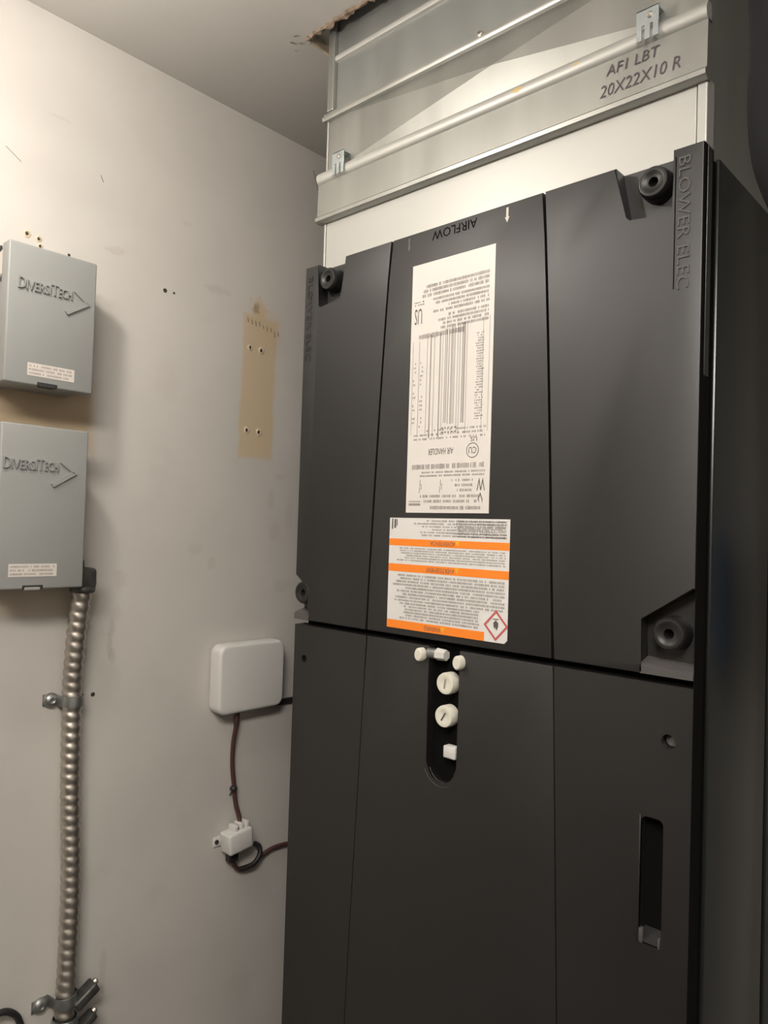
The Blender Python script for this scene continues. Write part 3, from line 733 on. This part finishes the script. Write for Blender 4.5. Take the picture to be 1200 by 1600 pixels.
# ================================================================== conduit
cd = thing('flexible_conduit', 'flexible spiral metal conduit running down the wall from the lower grey box', 'conduit', (XW, -.21, -1.2))
path = [(.046, -.2235, -.092), (.043, -.2245, -.115), (.036, -.2245, -.150), (.030, -.2240, -.190), (.0225, -.2225, -.235), (.0185, -.2206, -.2783), (.0182, -.2190, -.36), (.0180, -.2168, -.431), (.0180, -.2120, -.52), (.0180, -.2105, -.5798), (.0180, -.2108, -.6769), (.0180, -.2119, -.735), (.018, -.2125, -.80), (.018, -.213, -.95), (.018, -.213, -1.2)]
tb = BM(); P = tube(tb, [(XW + a, y, z) for a, y, z in path], .01, 3, samples=24); tb.free()
cum = [0.0]
for a, c in zip(P, P[1:]): cum.append(cum[-1] + (c - a).length)
def along(s):
    for i in range(len(P) - 1):
        if cum[i + 1] >= s: 
            t = (s - cum[i]) / (cum[i + 1] - cum[i]); return P[i].lerp(P[i + 1], t), (P[i + 1] - P[i]).normalized()
    return P[-1], (P[-1] - P[-2]).normalized()
bm = BM(); SEG = 24; pitch = .0158; step = pitch / 8; n = int(cum[-1] / step)
rings = []
for i in range(n + 1):
    c, d = along(min(i * step, cum[-1] - 1e-5))
    u = Vector((1, 0, 0)); u = (u - d * u.dot(d)).normalized(); w = d.cross(u)
    ring_ = []
    for k in range(SEG):
        th = 2 * PI * k / SEG
        ph = (i * step / pitch + th / (2 * PI)) % 1.0
        prof_ = math.sin(PI * min(ph / .78, 1.0)) ** .7 if ph < .78 else 0.0
        ring_.append(bm.verts.new(c + (u * math.cos(th) + w * math.sin(th)) * (.0130 + .0019 * prof_)))
    rings.append(ring_)
for A, B in zip(rings, rings[1:]):
    for k in range(SEG): bm.faces.new((A[k], A[(k + 1) % SEG], B[(k + 1) % SEG], B[k]))
obj('spiral_tube', bm, 'steel', cd, 80)
bm = BM(); box(bm, (XW + .031, -0.2445, -.104), (XW + .061, -0.2080, -.071), .006, 3)
box(bm, (XW + .036, -0.243, -.074), (XW + .056, -0.226, -.058), .004, 2)
cn = obj('angle_connector', bm, 'fitting', cd, 50)
bm = BM(); lathe(bm, [(.005, 0), (.005, .004), (.003, .006), (0, .006)], (XW + .046, -0.209, -.094), (0, 1, 0), 10); obj('clamp_screw', bm, 'steel', cn, 40)
bm = BM(); lathe(bm, [(.0165, 0), (.0185, .003), (.0185, .007), (.0158, .010)], (XW + .045, -.2237, -.109), (0, 0, 1), 24); obj('connector_collar', bm, 'fitting', cd, 50)

def strap(label, z, y_screw, yc, tilt):
    t = thing('pipe_strap', label, 'strap', (XW, yc, z), 'straps holding the conduit')
    bm = BM(); R = .0165; w = .0085
    pts = [Vector((XW + .0005, y_screw - .0115, 0)), Vector((XW + .0005, yc - R - .003, 0))]
    pts += [Vector((XW + .018 + R * math.cos(a), yc + R * math.sin(a), 0)) for a in [-PI * .5 + PI * k / 12 for k in range(13)]]
    pts += [Vector((XW + .0005, yc + R + .003, 0))]
    rows = []
    for i, q in enumerate(pts):
        zz = z + tilt * (q.y - yc)
        ww = w * (.95 if i > 1 else 1.05)
        rows.append((bm.verts.new((q.x, q.y, zz - ww)), bm.verts.new((q.x, q.y, zz + ww)), bm.verts.new((q.x + .0016, q.y, zz - ww)), bm.verts.new((q.x + .0016, q.y, zz + ww))))
    for A, B in zip(rows, rows[1:]):
        bm.faces.new((A[2], B[2], B[3], A[3])); bm.faces.new((A[0], A[1], B[1], B[0])); bm.faces.new((A[1], A[3], B[3], B[1])); bm.faces.new((A[0], B[0], B[2], A[2]))
    for A in (rows[0], rows[-1]): bm.faces.new((A[0], A[2], A[3], A[1]))
    obj('strap_band', bm, 'steel_dull', t, 35)
    bm = BM(); lathe(bm, [(.0112, 0), (.0112, .003), (.0092, .0062), (.0045, .0080), (.003, .0066), (0, .0064)], (XW + .0018, y_screw, z + tilt * (y_screw - yc)), (1, 0, 0), 18); obj('screw_head', bm, 'steel_dull', t, 40)
    return t
strap('zinc strap clamping the conduit at mid wall below the lower grey box', -.2770, -.2465, -.2206, -.04)
s2 = strap('dark zinc strap at the lower end of the conduit, near the floor cable', -.7345, -.2440, -.2119, .10)
# coupling and clamp lugs below the lower strap
cp = cd
bm = BM(); lathe(bm, [(.0172, -.03), (.0195, -.028), (.0195, .020), (.0172, .024)], (XW + .0200, -.2122, -.785), (0, 0, 1), 24); obj('coupling_sleeve', bm, 'steel_dull', cp, 45)
bm = BM(); q = Matrix.Rotation(.55, 4, 'X')
box(bm, (-.012, -.020, -.008), (.012, .020, .008), .003); bmesh.ops.transform(bm, matrix=Matrix.Translation((XW + .026, -.1850, -.7370)) @ q, verts=bm.verts)
obj('clamp_lug', bm, 'fitting', cp, 45)
bm = BM(); box(bm, (-.010, -.014, -.006), (.010, .014, .006), .003); bmesh.ops.transform(bm, matrix=Matrix.Translation((XW + .026, -.1800, -.7780)) @ q, verts=bm.verts)
obj('clamp_lug', bm, 'fitting', cp, 45)
for y, z in ((-.1700, -.7245), (-.1700, -.7690)):
    bm = BM(); lathe(bm, [(.0055, 0), (.0055, .004), (.003, .006), (0, .006)], (XW + .026, y, z), (0, .83, .55), 10); obj('lug_screw', bm, 'steel', cp, 40)

# dark cable loop at the bottom left
bm = BM(); tube(bm, [(XW + .008, -.375, -.800), (XW + .012, -.350, -.745), (XW + .014, -.325, -.722), (XW + .014, -.3045, -.7165), (XW + .013, -.288, -.7250), (XW + .011, -.277, -.742), (XW + .009, -.272, -.775), (XW + .0055, -.274, -.90), (XW + .0055, -.275, -1.2)], .0048, 10, samples=8)
tag(obj('cable_loop', bm, 'wire_dark', None, 60), 'dark cable curling at the foot of the left wall', 'cable')

# ================================================================== white controller, cable, plug
wb = thing('wall_controller', 'white rounded square controller box mounted beside the black cabinet', 'controller', (XW, .117, -.341))
def rounded_slab(bm, x0, x1, y0, y1, z0, z1, r, soft, shear=0.0):
    loops = []
    for x, ins in ((x0, 0.0005), (x1 - soft, 0.0), (x1 - soft * .45, soft * .18), (x1 - soft * .1, soft * .55), (x1, soft)):
        lp = rrect(y0 + ins, y1 - ins, z0 + ins, z1 - ins, max(r - ins * .6, .002), 6)
        loops.append([bm.verts.new((x, y, z + shear * (y - y0))) for y, z in lp])
    n = len(loops[0])
    for A, B in zip(loops, loops[1:]):
        for k in range(n): bm.faces.new((A[k], A[(k + 1) % n], B[(k + 1) % n], B[k]))
    bm.faces.new(loops[0][::-1]); bm.faces.new(loops[-1])
bm = BM(); rounded_slab(bm, XW + .004, XW + .034, .0405, .1905, -.3435, -.2170, .017, .006)
obj('housing', bm, 'white_plastic', wb, 40)
bm = BM(); box(bm, (XW, .052, -.334), (XW + .005, .182, -.227), .001); obj('back_plate', bm, 'white_plastic', wb)
bm = BM(); box(bm, (XW, .195, -.3515), (XW + .006, .245, -.3405), .0012); obj('controller_shadow', bm, 'wire_dark', wb)  # dark bar stands in for the shadow beside the controller
bm = BM()
tube(bm, [(XW + .016, .0950, -.3430), (XW + .014, .0945, -.372), (XW + .010, .0925, -.405), (XW + .007, .0945, -.445), (XW + .007, .1000, -.485), (XW + .008, .1050, -.520), (XW + .013, .1110, -.548), (XW + .020, .1010, -.562), (XW + .021, .0960, -.570)],
     lambda t: .0052 if t < .12 else .0042, 8, samples=8)
cb = obj('low_voltage_cable', bm, 'wire', None, 60)
tag(cb, 'brown thermostat cable hanging from the white controller to the small white plug', 'cable')
bm = BM(); bmesh.ops.create_icosphere(bm, subdivisions=2, radius=.0075, matrix=Matrix.Translation((XW + .008, .0985, -.489)))
for v in bm.verts: v.co.z = -.489 + (v.co.z + .489) * .75
cb2 = obj('cable_tie', bm, 'wire_dark', cb, 60)
bm = BM(); tube(bm, [(XW + .010, .099, -.489), (XW + .014, .090, -.492), (XW + .016, .085, -.497)], .0018, 6); obj('tie_tail', bm, 'wire_dark', cb)
pl = thing('wire_connector', 'small white plastic connector block on the brown cable below the controller', 'connector', (XW, .105, -.603))
bm = BM(); box(bm, (XW + .001, .0760, -.6000), (XW + .034, .1290, -.5615), .005, 3)
bmesh.ops.rotate(bm, cent=(XW + .017, .102, -.58), matrix=Matrix.Rotation(.10, 3, 'X'), verts=bm.verts)
obj('connector_body', bm, 'white_plastic', pl, 45)
for k in range(3):
    bm = BM(); box(bm, (XW + .006, .0905 + k * .0125, -.566), (XW + .028, .0985 + k * .0125, -.5515 + .0012 * k), .002)
    obj('wire_lever', bm, 'white_plastic', pl, 45)
bm = BM(); box(bm, (XW, .0610, -.590), (XW + .004, .0790, -.572), .002); tb_ = obj('mounting_tab', bm, 'white_plastic', pl, 45)
bm = BM(); lathe(bm, [(.0042, 0), (.004, .002), (0, .0025)], (XW + .0042, .0675, -.5805), (1, 0, 0), 12); obj('tab_screw', bm, 'dark_slot', tb_, 45)
bm = BM(); box(bm, (XW + .004, .087, -.622), (XW + .020, .108, -.600), .004, 3); obj('lower_socket', bm, 'wire_dark', pl, 45)
bm = BM(); tube(bm, [(XW + .012, .0980, -.605), (XW + .011, .1000, -.622), (XW + .010, .1100, -.638), (XW + .008, .1300, -.647), (XW + .007, .1500, -.645), (XW + .006, .1700, -.636), (XW + .006, .1950, -.629), (XW + .006, .2300, -.630), (XW + .006, .3000, -.640)], .0040, 8, samples=8)
cc = obj('low_voltage_cable', bm, 'wire', None, 60)
tag(cc, 'brown cable looping from the small white plug towards the black cabinet', 'cable')
bm = BM(); tube(bm, [(XW + .009, .1180, -.6440), (XW + .014, .1450, -.6410), (XW + .014, .1600, -.6280), (XW + .011, .1620, -.6140), (XW + .008, .1520, -.6060)], .0048, 8, samples=6); obj('cable_kink', bm, 'wire_dark', cc, 60)

# ================================================================== black insulated pipe at the right edge
bm = BM()
tube(bm, [(-.1600, -.082, ZC), (-.1585, -.082, .62), (-.1545, -.082, .50), (-.1500, -.081, .42), (-.1515, -.080, .36), (-.1440, -.078, .310), (-.118, -.070, .268), (-.07, -.05, .240), (.02, .0, .225), (.20, .08, .225), (XR, .30, .225)], .052, 20, samples=8)
tag(obj('insulated_pipe', bm, 'foam', None, 60), 'thick black foam insulated pipe at the top right edge of the picture', 'pipe')

# ================================================================== lamp (just outside the frame, upper left)
lp = thing('ceiling_lamp', 'bare bulb on a short pendant at the ceiling, out of the picture to the left', 'lamp', (BULB[0], BULB[1], ZC))
bm = BM(); lathe(bm, [(.055, 0), (.055, -.012), (.022, -.030), (.012, -.034), (.010, -.10), (.021, -.105), (.021, -.150), (.015, -.158), (0, -.158)], (BULB[0], BULB[1], ZC), (0, 0, 1), 28); obj('lamp_holder', bm, 'porcelain', lp, 40)
bm = BM(); bmesh.ops.create_uvsphere(bm, u_segments=24, v_segments=16, radius=BULB_R, matrix=Matrix.Translation(BULB)); obj('bulb', bm, 'bulb', lp, 60)

fx = thing('fill_light', 'unseen fill light added at the ceiling above and behind the viewer', 'light', (0.04, -1.10, ZC))
bm = BM(); box(bm, (-.12, -1.48, ZC - .06), (.20, -.72, ZC), .006); obj('fill_light_housing', bm, 'porcelain', fx, 40)
bm = BM(); box(bm, (-.105, -1.465, ZC - .125), (.185, -.735, ZC - .055), .015); obj('diffuser', bm, 'panel', fx)  # glowing box added to fill the room with soft light

# unseen tank added to put a blue reflection in the cabinet's side
et = thing('reflection_tank', 'unseen blue tank added on the back wall for its reflection in the black cabinet', 'tank', (0.12, YB, -.30))
bm = BM(); lathe(bm, [(0, -.19), (.05, -.185), (.088, -.155), (.098, -.11), (.098, .02), (.086, .065), (.05, .092), (.018, .10), (.018, .13), (0, .13)], (0.13, 0.675, -.03), (0, 0, 1), 32); obj('tank_shell', bm, 'blue_steel', et, 50)
bm = BM(); box(bm, (.07, .765, -.10), (.19, YB, -.04), .003); obj('wall_bracket', bm, 'steel_dull', et)
